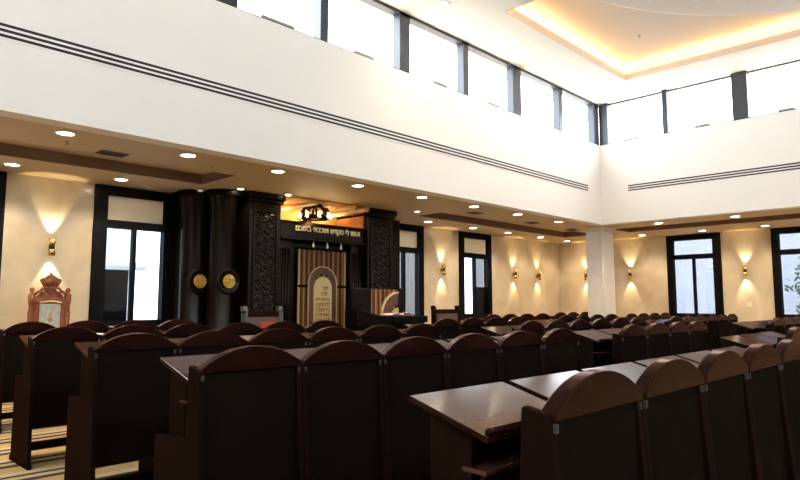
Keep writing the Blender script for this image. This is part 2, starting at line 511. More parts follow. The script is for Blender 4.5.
# ------------------------------------------------------------------ windows of the aisle
def low_window(num, axis, v, a0, a1, glass, transom, dark=None, sill=EYE - .42):
    """a dark surround from sill to soffit with a fixed transom over two sashes"""
    m = MB()
    def bx(M_, p, q, t0, t1, z0, z1, bev=0):
        if axis == 1: M_.box(p, q, v + t0, v + t1, z0, z1, bev)
        else: M_.box(v + t0, v + t1, p, q, z0, z1, bev)
    zt0, zt1, zg0, zg1 = EYE + 1.28, EYE + 1.66, EYE - .26, EYE + 1.16
    s = .20; mid = (a0 + a1) / 2
    bx(m, a0, a0 + s, -.03, .12, sill, ZTOP); bx(m, a1 - s + .04, a1, -.03, .12, sill, ZTOP)
    bx(m, a0 + s, a1 - s + .04, -.03, .12, zt1, ZTOP)
    bx(m, a0 + s, a1 - s + .04, -.02, .12, zg1, zt0)
    bx(m, a0 + s, a1 - s + .04, -.02, .12, sill, zg0)
    r = struct(m.build('window_%d' % num, M['frame']))
    g = MB(); bx(g, a0 + s, a1 - s + .04, .05, .065, zt0, zt1); g.build('transom_panel', transom, r)
    f = MB(); bx(f, mid - .02, mid + .045, .01, .10, zg0, zg1, .004); f.build('mullion', M['frame'], r)
    for p, q in ((a0 + s, mid - .02), (mid + .045, a1 - s + .04)):
        g = MB(); bx(g, p, q, .055, .063, zg0, zg1); g.build('pane', glass, r)
    h = MB(); bx(h, a1 - .13, a1 - .10, -.06, -.02, EYE + .42, EYE + .54, .006); h.build('handle', M['frame'], r)
    if dark:
        g = MB(); bx(g, dark[0], dark[1], .068, .09, zg0, EYE + dark[2]); g.build('infill_panel', M['darkpane'], r)
    return r
low_window(1, 1, YW, *FRONT_WIN[0], M['mid'], M['blind'])
low_window(2, 1, YW, *FRONT_WIN[1], M['mid'], M['blind'], (3.67, 4.05, .52))
low_window(3, 1, YW, *FRONT_WIN[2], M['mid'], M['blind'])
low_window(4, 1, YW, *FRONT_WIN[3], M['mid'], M['blind'], (12.92, 13.36, .42))
low_window(9, 0, XW, *RIGHT_WIN[0], M['tint'], M['tint'])
low_window(10, 0, XW, *RIGHT_WIN[1], M['tint'], M['tint'])
low_window(11, 0, XW, *RIGHT_WIN[2], M['tint'], M['tint'])
low_window(12, 0, XW, *RIGHT_WIN[3], M['tint'], M['tint'])

# marble skirting
struct(MB().box(XL, 4.9, YW - .02, YW, 0, .12).box(9.0, XW, YW - .02, YW, 0, .12).build('baseboard_front', M['wood']))
struct(MB().box(XW - .02, XW, YK, YW, 0, .12).build('baseboard_right', M['wood']))

# corner column
r = struct(MB().box(13.74, 14.34, 6.80, 7.22, 0, ZS - .10, .03).build('column', M['column']))
MB().box(13.69, 14.39, 6.76, 7.27, ZS - .10, ZS - .001, .015).build('capital', M['column'], r)
MB().tube([(13.75, 6.81, 0), (13.75, 6.81, ZS - .10)], .035, 12).build('corner_bead', M['column'], r)

# ------------------------------------------------------------------ lamps
def spot(name, loc, power, angle, blend, color, parent=None, aim=(0, 0, -1), size=.04):
    L = bpy.data.lights.new(name, 'SPOT'); L.energy = power; L.spot_size = math.radians(angle); L.spot_blend = blend
    L.color = color; L.shadow_soft_size = size
    o = bpy.data.objects.new(name, L); COL.objects.link(o); o.location = loc
    o.rotation_euler = Vector(aim).to_track_quat('-Z', 'Y').to_euler()
    if parent is not None: o.parent = parent
    return o
WARM = (1, .78, .50)
def downlight(x, y, z, label, power=45, group='recessed downlights in the aisle soffit', r=.085, on=True):
    t = thing('downlight', label, 'ceiling light', (x, y, z), 0, group)
    MB().lathe([(r, .0), (r + .022, 0), (r + .022, -.008), (r, -.012), (r - .004, -.004)], 24).build('trim_ring', M['ring'], t)
    MB().lathe([(0, -.006), (r - .003, -.006), (r - .003, .0), (0, .0)], 24).build('lens', M['lampon'], t)
    if power: spot('bulb', (0, 0, -.02), power, 130, .9, WARM, t, size=r * .8)
inner_x = [-.55, .82, 2.17, 3.56, 4.87, 6.34, 7.81, 9.25, 10.69, 12.30]
for k, x in enumerate(inner_x):
    if k < 2: lab = 'round lit recessed downlight in the aisle soffit left of the view'
    else: lab = 'round lit recessed downlight, %s from the left along the front bulkhead' % ORD[k - 2]
    downlight(x, 7.1, ZS, lab)
outer_x = [-.6, .8, 2.2, 3.6, 4.83, 8.95, 10.29, 11.90, 13.35, 14.9, 16.35]
for k, x in enumerate(outer_x):
    if k < 2: lab = 'round lit recessed downlight by the ark wall left of the view'
    elif k < 5: lab = 'round lit recessed downlight %s near the ark wall, left of ark' % ['leftmost', 'second from left', 'just before the round columns'][k - 2]
    else: lab = 'round lit recessed downlight, %s from the ark along the wall right of it' % ORD[k - 5]
    downlight(x, 9.22 if x < 8 else 9.17, ZS, lab)
for k, (x, y) in enumerate([(5.22, 8.62), (6.06, 8.52)]):
    downlight(x, y, ZS, 'small downlight over the ' + ['round black column with gold rosette', 'left carved pillar of the ark'][k], power=14, r=.05)
downlight(8.98, 8.3, ZS, 'small downlight beside the right carved pillar of the ark', power=14, r=.05)
for k, y in enumerate([5.62, 4.03, 2.45, .87, -.7]):
    downlight(14.12, y, ZS, 'round lit recessed downlight, %s from the corner along the right bulkhead' % ORD[k])
for k, y in enumerate([6.95, 5.42, 4.03, 2.6, 1.2, -.2]):
    downlight(16.32, y, ZS, 'round lit recessed downlight, %s from the corner above the right windows' % ORD[k])
for k, x in enumerate([7.12, 9.05, 10.95]):
    downlight(x, 6.03, ZC, 'white round ceiling light, %s from the left above the front clerestory' % ORD[k], power=60, group='ceiling lights of the high hall', r=.09)

def sconce(x, y, rz, label):
    t = thing('wall_sconce', label, 'wall lamp', (x, y, EYE + .80), rz, 'brass up and down wall sconces')
    # local: wall at y=0, room towards -y
    MB().box(-.035, .035, -.03, 0, -.05, .05, .006).build('back_plate', M['brass'], t)
    MB().lathe([(.030, .02), (.040, .045), (.052, .12), (.048, .12), (.036, .05), (.0, .045)], 20, (0, -.085, 0)).build('upper_cup', M['brass'], t)
    MB().lathe([(.030, -.02), (.040, -.045), (.052, -.12), (.048, -.12), (.036, -.05), (.0, -.045)], 20, (0, -.085, 0)).build('lower_cup', M['brass'], t)
    MB().lathe([(0, -.03), (.036, -.03), (.036, .03), (0, .03)], 20, (0, -.085, 0)).build('collar', M['slot'], t)
    for s in (1, -1):
        spot('bulb', (0, -.085, .10 * s), 15, 62, .5, (1, .80, .48), t, (0, .10, s), .012)
for x, lab in ((2.89, 'brass up-and-down wall sconce above the carved wooden throne'), (11.50, 'brass up-and-down wall sconce between the two windows right of the ark'),
               (14.55, 'brass wall sconce, first one right of the windows on the ark wall'), (15.77, 'brass wall sconce on the ark wall, nearest the room corner')):
    sconce(x, YW, 0, lab)
for y, lab in ((8.95, 'brass wall sconce on the right wall, just left of the pale column'), (7.62, 'brass wall sconce on the right wall, just right of the pale column'),
               (4.69, 'brass wall sconce between the two windows on the right wall'), (1.95, 'brass wall sconce on the right wall beyond the last window')):
    sconce(XW, y, -PI / 2, lab)

# ceiling vents and sprinkler heads
for x, y, lab in ((2.88, 7.68, 'small dark square ceiling vent in the soffit left of the ark'), (9.95, 7.62, 'small dark ceiling vent in the soffit, first right of the ark'),
                  (12.05, 7.62, 'small dark ceiling vent in the soffit, second right of the ark'), (13.9, 7.65, 'dark ceiling vent in the soffit next to the pale column')):
    t = thing('ceiling_vent', lab, 'air vent', (x, y, ZS), 0, 'dark vents in the soffit')
    MB().box(-.16, .16, -.11, -.09, -.012, 0).box(-.16, .16, .09, .11, -.012, 0).box(-.16, -.14, -.09, .09, -.012, 0).box(.14, .16, -.09, .09, -.012, 0).build('frame', M['ventbrown'], t)
    g = MB()
    for k in range(6): g.box(-.14, .14, -.082 + k * .03, -.068 + k * .03, -.010, 0)
    g.build('louvre', M['slot'], t)
for x, y, z, lab in ((2.30, 7.45, ZS + .002, 'tiny dark sprinkler head in the soffit above the left seats'), (4.1, 7.5, ZS + .002, 'tiny sprinkler head in the soffit before the round columns'),
                     (8.55, 4.62, ZC + .30, 'tiny sprinkler head in the ceiling tray near its left corner'), (11.08, 4.62, ZC + .30, 'tiny sprinkler head in the ceiling tray near its far corner')):
    MB().lathe([(0, 0), (.022, 0), (.022, -.006), (.007, -.012), (.007, -.035), (.020, -.040), (0, -.044)], 12).build('sprinkler_head', M['grey'], None, (x, y, z))
    tag(bpy.context.scene.objects[-1] if False else COL.objects[-1], lab, 'sprinkler', 'sprinkler heads')

# ------------------------------------------------------------------ seats
P = .568
def make_seat():
    t = thing('prayer_seat', '', 'seat')
    for s in (-1, 1):
        xo = s * .282; xi = s * .252
        a, b = min(xo, xi), max(xo, xi)
        # stepped side panel: low arm in front, tall stile behind
        pts = [(-.10, .03), (.385, .03), (.385, .715), (.085, .735), (.070, 1.054), (.064, 1.060), (-.012, 1.046), (-.02, 1.02)]
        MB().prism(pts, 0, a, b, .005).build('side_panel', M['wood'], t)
        MB().box(a - .004 * (s < 0), b + .004 * (s > 0), -.125, .405, 0, .04, .006).build('foot', M['wood'], t)
        MB().box(s * .262 - .006, s * .262 + .006, -.031, -.012, .996, 1.020, .002).build('corner_tab', M['dimgrey'], t)  # small grey tab at the rear upper corner, just under the crest
    # back board
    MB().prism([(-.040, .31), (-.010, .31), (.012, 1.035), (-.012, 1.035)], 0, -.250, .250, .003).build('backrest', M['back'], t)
    # arched crest
    CH = .274
    pts = [(-CH, 1.028), (CH, 1.028), (CH, 1.048)]
    R = (CH ** 2 + .093 ** 2) / (2 * .093); cz = 1.141 - R; th = math.asin(CH / R)
    for k in range(1, 28):
        a = th - 2 * th * k / 28
        pts.append((R * math.sin(a), cz + R * math.cos(a)))
    pts.append((-CH, 1.048))
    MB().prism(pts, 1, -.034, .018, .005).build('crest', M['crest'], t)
    MB().box(-.25, .25, .035, .37, .425, .470, .012).build('seat', M['wood'], t)
    MB().box(-.25, .25, .30, .33, .30, .425, .004).build('seat_rail', M['wood'], t)
    MB().box(-.25, .25, .14, .18, .10, .16, .004).build('stretcher', M['wood'], t)
    return t
def make_desk():
    t = thing('reading_desk', '', 'desk')
    # sloping top: far edge high, near edge low
    y0, z0, y1, z1 = .22, .962, .535, 1.052
    d = .020
    m = MB().prism([(y0, z0 - d), (y1, z1 - d), (y1, z1), (y0, z0)], 0, -.262, .262, .004); m.bm.normal_update()
    for f in m.bm.faces:
        if f.normal.z < .8: f.material_index = 1
    m.build('desk_top', [M['desk'], M['crest']], t)
    MB().tube([(-.240, y0 + .008, z0 + .010), (.240, y0 + .008, z0 + .010)], .013, 12).ball((-.240, y0 + .008, z0 + .010), .015).ball((.240, y0 + .008, z0 + .010), .015).build('book_ledge', M['crest'], t)
    for s in (-1, 1):
        a, b = sorted((s * .232, s * .205))
        MB().prism([(.33, .0), (.47, .0), (.47, 1.03 - d - .004), (.30, .975 - d - .004)], 0, a, b, .003).build('leg', M['wood'], t)
    MB().box(-.205, .205, .455, .472, .60, .99).build('modesty_panel', M['back'], t)
    MB().box(-.250, .250, .235, .325, .846, .86, .003).build('book_shelf', M['desk'], t)
    MB().box(-.250, .250, .240, .258, .79, .845, .003).build('shelf_rail', M['wood'], t)
    MB().box(-.204, .204, .36, .42, .06, .12, .004).build('foot_rail', M['wood'], t)
    return t
ROWN = dict(A='nearest', B='second', C='third', D='fourth', E='back')
BLKN = ['left', 'middle', 'right', 'far right']
BL = {'A': [(1.487, .92, 6), (5.95, 1.36, 3)],
      'B': [(1.386, 2.626, 6), (5.63, 2.65, 4), (9.82, 2.42, 4), (12.2, 2.45, 2)],
      'C': [(1.518, 4.24, 6), (5.93, 3.98, 6), (10.1, 3.93, 6)],
      'D': [(1.62, 5.90, 6), (6.15, 5.44, 4), (9.40, 5.5, 4), (11.98, 5.5, 4)],
      'E': [(1.28, 7.75, 5), (9.23, 6.9, 4), (12.45, 7.36, 3)]}
DESK_DY = {('A', 0): (-.02, .0), ('B', 0): (.0, .06), ('C', 0): (.0, .05)}
DESK_SZ = {'A': .990, 'B': 1.012, 'C': 1.012}
seat0 = desk0 = None
for row, blocks in BL.items():
    for b, (x0, y, cnt) in enumerate(blocks):
        bn = BLKN[b] if row != 'E' else ['left', 'middle', 'right'][b]
        for i in range(cnt):
            x = x0 + (i + .5) * P
            lab = 'dark wooden arch-topped seat, %s from left in the %s row, %s block' % (ORD[i], ROWN[row], bn)
            if seat0 is None: seat0 = make_seat(); seat0.location = (x, y, 0); tag(seat0, lab, None, 'arch-topped prayer seats in rows')
            else: dup(seat0, (x, y, 0), None, lab)
            dy, dx = DESK_DY.get((row, b), (0, .03))
            lab = 'sloping dark reading desk before the %s seat from left, %s row, %s block' % (ORD[i], ROWN[row], bn)
            if desk0 is None: desk0 = make_desk(); desk0.location = (x + dx, y + dy, 0); desk0.scale.z = DESK_SZ['A']; tag(desk0, lab, None, 'sloping reading desks in rows')
            else: dk = dup(desk0, (x + dx, y + dy, 0), None, lab); dk.scale.z = DESK_SZ.get(row, 1.)

# ------------------------------------------------------------------ ark
def hebrew(txt, size, parent, name, mat, loc, ext=.006, align='CENTER', bold=0.):
    c = bpy.data.curves.new(name, 'FONT'); c.body = txt[::-1]; c.size = size; c.extrude = ext; c.align_x = align; c.align_y = 'CENTER'; c.offset = bold
    o = bpy.data.objects.new(name, c); COL.objects.link(o)
    bpy.context.view_layer.update()
    me = bpy.data.meshes.new_from_object(o.evaluated_get(bpy.context.evaluated_depsgraph_get()))
    bpy.data.objects.remove(o); bpy.data.curves.remove(c)
    me.name = name; me.materials.clear(); me.materials.append(mat)
    q = bpy.data.objects.new(name, me); COL.objects.link(q)
    q.location = loc; q.rotation_euler = (PI / 2, 0, 0)
    if parent is not None: q.parent = parent
    return q

def scroll_height(u, v):
    """carved foliage: swirling scrolls on a trellis"""
    s = 0.
    for k in range(15):
        for q in (0, 1, 2):
            cx = .20 + .30 * q + .03 * math.sin(k * 2.1 + q); cy = (k + .5 + .33 * q) / 15.8
            dx = (u - cx); dy = (v - cy) * 5.4
            r = math.hypot(dx, dy); a = math.atan2(dy, dx) + k
            if r < .21:
                s = max(s, (.5 + .5 * math.cos(a * (2 if (q + k) % 2 else -2) + r * 46)) * (1 - r / .24))
                s = max(s, (1 - r / .06) if r < .06 else 0)
    s = max(s, .6 * max(0, math.sin(u * 37 + math.sin(v * 83) * 2.1)) * (.5 + .5 * math.sin(v * 131 + u * 13)))
    return s

ark = thing('torah_ark', 'tall near-black carved wooden ark with gold lettering on its lintel', 'ark', (0, 0, 0))
def carved_pillar(x0, x1, y0, y1, z1):
    p = MB().box(x0, x1, y0 + .03, y1, 0, z1 - .16, .008).build('carved_pillar', M['arkwood'], ark)
    MB().box(x0 - .03, x1 + .03, y0 - .01, y1, z1 - .16, z1 - .10, .008).box(x0 - .05, x1 + .05, y0 - .04, y1, z1 - .10, z1 - .002, .012).build('capital', M['arkwood'], p)
    MB().box(x0 - .04, x1 + .04, y0 - .03, y1, 0, .22, .01).build('plinth', M['arkwood'], p)
    a, b = x0 + .10, x1 - .10; c, d = .45, z1 - .32
    def f(u, v):
        edge = min(u, 1 - u) < .001 or min(v, 1 - v) < .001
        return (a + (b - a) * u, y0 + .03 - (.0 if edge else .006 + .034 * scroll_height(u, v)), c + (d - c) * v)
    MB().grid(60, 240, f).build('carved_relief', M['arkwood'], p)
    g = MB()
    for q in ((a - .035, a, c - .035, d + .035), (b, b + .035, c - .035, d + .035), (a, b, c - .035, c), (a, b, d, d + .035)):
        g.box(q[0], q[1], y0 + .005, y0 + .035, q[2], q[3], .006)
    g.build('moulding', M['arkwood'], p)
carved_pillar(5.44, 6.04, 8.66, YW - .02, ZS)
carved_pillar(7.98, 8.66, 8.62, YW - .02, ZS)

def rosette(parent, x, y, z):
    m = MB()
    m.lathe([(0, .02), (.20, .02), (.205, -.010), (.185, -.022), (.165, -.014), (.15, -.002), (0, -.002)], 36, (x, y, z), 1).build('medallion_rim', M['arkwood'], parent)
    g = MB()
    g.lathe([(0, .0), (.105, .0), (.108, -.008), (.098, -.014), (.090, -.006), (0, -.006)], 32, (x, y - .014, z), 1)
    for k in range(8):
        a = 2 * PI * k / 8
        g.ball((x + .060 * math.cos(a), y - .026, z + .060 * math.sin(a)), .026, sc=(1, .7, 1))
    g.ball((x, y - .03, z), .032, sc=(1, .8, 1))
    g.build('gold_rosette', M['rosette'], parent)['label'] = 'gold flower rosette'
def round_column(x, y, r):
    c = MB().lathe([(r + .05, 0), (r + .05, .20), (r + .02, .24), (r, .27), (r, ZS - .30), (r + .02, ZS - .26), (r + .02, ZS - .20), (r + .06, ZS - .12), (r + .06, ZS - .003)], 40, (x, y, 0)).build('round_column', M['arkwood'], ark)
    rosette(c, x, y - r - .02, EYE + .345)
round_column(4.87, 9.42, .215)
round_column(5.17, 9.06, .215)
# back panelling that the columns stand before
MB().box(4.70, 9.62, YW - .10, YW - .005, 0, ZS - .003).build('back_panel', M['arkwood'], ark)
MB().prism([(4.72, YW - .1), (4.72, 9.62), (5.02, 9.56), (5.10, 9.16), (5.44, 9.10), (5.44, YW - .1)], 2, 0, ZS - .02, 0).build('side_panel', M['arkwood'], ark)
MB().prism([(4.62, YW - .06), (4.62, 9.50), (4.95, 9.15), (5.05, 8.78), (5.42, 8.72), (5.42, YW - .06)], 2, ZS - .10, ZS - .004, .01).build('cornice', M['arkwood'], ark)
MB().box(8.70, 9.62, YW - .45, YW - .1, 0, ZS - .02, .01).build('side_panel', M['arkwood'], ark)
# lintel with gold letters
LZ0, LZ1 = EYE + 1.13, EYE + 1.40
lin = MB().box(6.06, 7.97, 8.72, 8.92, LZ0, LZ1, .006).box(6.06, 7.97, 8.69, 8.94, LZ1 - .03, LZ1 + .005, .008).box(6.06, 7.97, 8.68, 8.94, LZ0 - .05, LZ0, .01).build('lintel', M['arkwood'], ark)
o = hebrew('ועשו לי מקדש ושכנתי בתוכם', .15, lin, 'gold_lettering', M['gold'], (7.10, 8.712, LZ0 + .16), bold=.0035)
ww = max(v.co.x for v in o.data.vertices) - min(v.co.x for v in o.data.vertices)
hh = max(v.co.y for v in o.data.vertices) - min(v.co.y for v in o.data.vertices)
for v in o.data.vertices: v.co.x *= 1.47 / ww; v.co.y *= .135 / hh
o['label'] = 'row of gold Hebrew letters'
for k, x in enumerate((6.74, 7.05, 7.37)):
    MB().lathe([(0, .05), (.012, .045), (.010, .02), (.020, 0), (.024, -.02), (.012, -.045), (0, -.05)], 12, (x, 8.70, EYE + 1.02)).tube([(x, 8.70, EYE + 1.06), (x, 8.70, LZ0 - .04)], .004, 6).build('drop_ornament', M['gold'], lin)
# fluted jambs and dark inner frame of the doorway
for a, b in ((6.06, 6.34), (7.70, 7.97)):
    j = MB().box(a, b, 8.80, 9.30, 0, LZ0 - .05, .006).build('jamb', M['arkwood'], ark)
    g = MB()
    for k in range(4): g.tube([(a + .05 + k * (b - a - .10) / 3, 8.80, .3), (a + .05 + k * (b - a - .10) / 3, 8.80, LZ0 - .2)], .018, 8)
    g.build('fluting', M['arkwood'], j)
MB().box(6.34, 7.70, 9.12, 9.30, 0, LZ0 - .05).build('door', M['arkwood'], ark)
MB().box(6.34, 6.52, 8.95, 9.12, 0, LZ0 - .05, .006).box(7.62, 7.70, 8.95, 9.12, 0, LZ0 - .05, .006).box(6.52, 7.62, 8.95, 9.12, EYE + .98, LZ0 - .05, .006).build('inner_frame', M['arkwood'], ark)
# canopy: oak back board, boarded soffit and projecting round beams
can = MB().box(6.06, 7.97, 9.52, 9.58, LZ1 - .2, ZS - .003).box(6.06, 7.97, 8.95, 9.52, LZ1 - .06, LZ1 - .03).box(6.05, 6.075, 8.75, 9.52, LZ1, ZS - .003).box(7.95, 7.975, 8.75, 9.52, LZ1, ZS - .003).build('canopy_back', M['canopy'], ark)
MB().box(6.06, 7.97, 8.55, 9.52, ZS - .030, ZS - .004).build('canopy_board', M['canopy'], can)
MB().box(7.10, 7.16, 9.46, 9.52, LZ1 - .03, ZS - .035).build('canopy_post', M['arkwood'], can)
for x in (6.50, 6.82, 7.36, 7.66):
    MB().lathe([(0, 0), (.038, 0), (.046, .012), (.046, 1.14), (.038, 1.15), (0, 1.15)], 16, (x, 8.30, ZS - .105), 1).build('beam', M['beam'], ark)
# small lamps tucked in the canopy
for x in (6.35, 6.95, 7.55):
    spot('canopy_bulb', (x, 9.22, LZ1 + .04), 15, 160, .8, (1, .60, .22), ark, (0, .25, 1), .03)

# crown shaped lamp
crown = thing('crown_lamp', 'dark crown-shaped hanging lamp with lit candle bulbs above the ark lintel', 'hanging lamp', (6.70, 8.62, EYE + 1.43))
cr = MB()
for k in range(8):
    a = 2 * PI * k / 8
    cr.tube([(.24 * math.cos(a), .24 * math.sin(a), .06), (.25 * math.cos(a), .25 * math.sin(a), .14), (.19 * math.cos(a), .19 * math.sin(a), .22), (.10 * math.cos(a), .10 * math.sin(a), .265), (0, 0, .275)], [.014, .022, .030, .030, .03], 8)
cr.lathe([(.225, .02), (.255, .03), (.26, .06), (.25, .085), (.225, .08)], 32).ball((0, 0, .285), .045)
cr.build('crown_frame', M['wood'], crown)
MB().tube([(0, 0, .31), (0, 0, ZS - EYE - 1.43 - .003)], .006, 6).build('hanging_rod', M['wood'], crown)
spot('crown_light', (0, 0, .0), 13, 175, .4, (1, .64, .28), crown, (0, .45, 1), .12)
for k in range(8):
    a = 2 * PI * (k + .5) / 8
    x, y = .27 * math.cos(a), .27 * math.sin(a)
    h = MB().lathe([(0, -.03), (.022, -.02), (.026, .0), (.018, .012), (0, .012)], 12, (x, y, .03)).build('candle_holder', M['brass'], crown)
    MB().lathe([(0, .04), (.017, .045), (.024, .075), (.016, .11), (.004, .13), (0, .13)], 12, (x, y, 0)).build('candle_bulb', M['bulb'], h)

# curtain hung in the doorway
cur = thing('ark_curtain', 'striped brown and gold curtain with cream inscribed arch inside the ark', 'curtain', (7.12, 8.93, 0))
CW, CZ0, CZ1 = .545, .35, EYE + .95
def cf(u, v): return (-CW + 2 * CW * u, .010 * math.sin(u * 2 * PI * 14) , CZ0 + (CZ1 - CZ0) * v)
MB().grid(168, 4, cf).grid(168, 4, lambda u, v: (cf(u, v)[0], cf(u, v)[1] + .012, cf(u, v)[2])).build('cloth', M['velvet'], cur)
def arch_pts(w, z0, zs, nseg=20):
    return [(-w, z0)] + [(-w * math.cos(PI * k / nseg), zs + w * math.sin(PI * k / nseg)) for k in range(nseg + 1)] + [(w, z0)]
def arch_band(w0, w1, z0, zs, ya, yb, name, mat, parent, half=False):
    m = MB()
    o = arch_pts(w1, z0, zs); i = arch_pts(w0, z0, zs)
    if half: o = o[:12]; i = i[:12]
    for k in range(len(o) - 1):
        b = bmesh.new()
        q = [o[k], o[k + 1], i[k + 1], i[k]]
        A = [b.verts.new((x, ya, z)) for x, z in q]; B = [b.verts.new((x, yb, z)) for x, z in q]
        for idx in ((0, 1, 2, 3),): b.faces.new([A[t] for t in idx]); b.faces.new([B[t] for t in idx[::-1]])
        for t in range(4): b.faces.new((A[t], B[t], B[(t + 1) % 4], A[(t + 1) % 4]))
        m.merge(b)
    return m.build(name, mat, parent)
AX = .0
ins = MB().prism(arch_pts(.195, CZ0 + .02, EYE + .27), 1, -.030, -.012).build('inscribed_panel', M['cream'], cur)
arch_band(.195, .212, CZ0 + .02, EYE + .27, -.036, -.012, 'gold_braid', M['braid'], cur)
arch_band(.212, .310, CZ0 + .02, EYE + .32, -.026, -.012, 'dark_arch_band', M['archband'], cur)
arch_band(.310, .332, CZ0 + .02, EYE + .34, -.034, -.012, 'gold_braid', M['braid'], cur)
for sg in (-1, 1):
    MB().box(min(sg * CW, sg * .332), max(sg * CW, sg * .332), -.026, -.012, EYE + .28, EYE + .325).build('cross_band', M['back'], cur)
for s in (-1, 1):
    MB().box(min(s * CW, s * (CW - .035)), max(s * CW, s * (CW - .035)), -.024, -.011, CZ0, CZ1).build('gold_edging', M['braid'], cur)
rows = [('כתר', .06, .05, .095), ('תורה', .03, -.05, .11), ('עץ חיים היא', 0, -.15, .10), ('למחזיקים', 0, -.245, .10), ('בה ותומכיה', .0, -.335, .10), ('מאושר דרכיה', 0, -.425, .10), ('דרכי נועם', .0, -.515, .10), ('שלום', -.08, -.60, .09)]
for k, (tx, dx, dz, sz) in enumerate(rows):
    o = hebrew(tx, sz, ins, 'stitched_writing', M['stitch'], (dx, -.031, EYE + .22 + dz), .002, bold=.0018)
    ww = max(v.co.x for v in o.data.vertices) - min(v.co.x for v in o.data.vertices)
    mx = .32 if 1 < k < 7 else .13
    for v in o.data.vertices: v.co.x *= mx / ww

# dais before the ark
tag(MB().box(5.0, 9.0, 8.36, 8.60, 0, .16, .01).build('ark_step', M['wood']), 'low dark wooden step in front of the ark', 'step')

# ------------------------------------------------------------------ throne
th = thing('carved_throne', 'carved reddish-gold wooden throne with crown top and grey upholstered back', 'throne', (2.81, 9.36, 0))
for s in (-1, 1):
    MB().lathe([(.036, 0), (.042, .05), (.03, .10), (.036, .45), (.044, .50), (.034, .56), (.040, .85), (.030, .95), (.042, 1.20), (.030, 1.28), (.040, 1.34), (.046, 1.40), (.046, 1.46), (.02, 1.48), (.034, 1.51), (.030, 1.54), (0, 1.56)], 16, (s * .225, .10, 0)).build('back_post', M['throne'], th)
    MB().box(min(s * .195, s * .125), max(s * .195, s * .125), .075, .125, .45, 1.40, .008).build('back_stile', M['throne'], th)
    MB().lathe([(.036, 0), (.045, .04), (.028, .10), (.04, .30), (.034, .43), (.03, .60), (.042, .66), (0, .68)], 16, (s * .235, -.36, 0)).build('front_leg', M['throne'], th)
    MB().tube([(s * .23, .09, .70), (s * .245, -.12, .69), (s * .245, -.30, .70), (s * .245, -.38, .66)], [.024, .026, .03, .03], 10).build('arm', M['throne'], th)
MB().prism([(-.128, .50), (.128, .50), (.128, 1.315), (.10, 1.335), (-.10, 1.335), (-.128, 1.315)], 1, .050, .10, .012).build('back_cushion', M['upholstery'], th)
MB().ball((0, .052, 1.12), .022, sc=(1, .4, 1.8)).ball((0, .052, 1.20), .014, sc=(1, .4, 1)).ball((0, .052, 1.02), .014, sc=(1, .4, 1)).ball((-.03, .052, 1.12), .010, sc=(1, .4, 1)).ball((.03, .052, 1.12), .010, sc=(1, .4, 1)).build('embroidered_motif', M['orange'], th)
MB().box(-.20, .20, .065, .125, 1.335, 1.41, .01).prism([(-.19, 1.40), (.19, 1.40), (.15, 1.455), (.09, 1.51), (.05, 1.545), (-.05, 1.545), (-.09, 1.51), (-.15, 1.455)], 1, .085, .115, .006).build('arched_rail', M['throne'], th)
g = MB()
for sg in (-1, 1):
    g.tube([(sg * .205, .09, 1.42), (sg * .185, .075, 1.475), (sg * .15, .07, 1.50), (sg * .11, .07, 1.49), (sg * .105, .07, 1.46), (sg * .13, .07, 1.445), (sg * .15, .07, 1.46)], [.016, .02, .022, .018, .014, .012, .010], 8)
    g.tube([(sg * .14, .075, 1.50), (sg * .10, .07, 1.545), (sg * .06, .07, 1.555), (sg * .045, .07, 1.52), (sg * .07, .07, 1.505)], [.018, .02, .018, .014, .010], 8)
g.ball((0, .075, 1.49), .035, sc=(1.1, .5, 1))
g.build('scroll_cresting', M['throne'], th)
MB().tube([(-.135, .06, 1.352), (-.06, .052, 1.366), (0, .05, 1.372), (.06, .052, 1.366), (.135, .06, 1.352)], .010, 8).build('gilt_moulding', M['gold'], th)
c = MB().prism([(-.075, 1.53), (.075, 1.53), (.095, 1.575), (.135, 1.655), (.125, 1.675), (.08, 1.69), (.04, 1.72), (.0, 1.74), (-.04, 1.72), (-.08, 1.69), (-.125, 1.675), (-.135, 1.655), (-.095, 1.575)], 1, .07, .115, .006).build('crown', M['throne'], th)
g = MB()
for k in range(7):
    u = (k - 3) / 3
    g.tube([(.06 * u, .066, 1.565), (.10 * u, .058, 1.62), (.115 * u, .064, 1.665 + .04 * (1 - abs(u)))], [.007, .012, .006], 6)
g.tube([(-.08, .066, 1.55), (.08, .066, 1.55)], .012, 8).ball((0, .09, 1.75), .016)
g.build('crown_rib', M['throne'], c)
MB().box(-.235, .235, -.38, .10, .40, .46, .012).build('seat_frame', M['throne'], th)
MB().box(-.20, .20, -.36, .06, .46, .53, .03).build('seat_cushion', M['upholstery'], th)

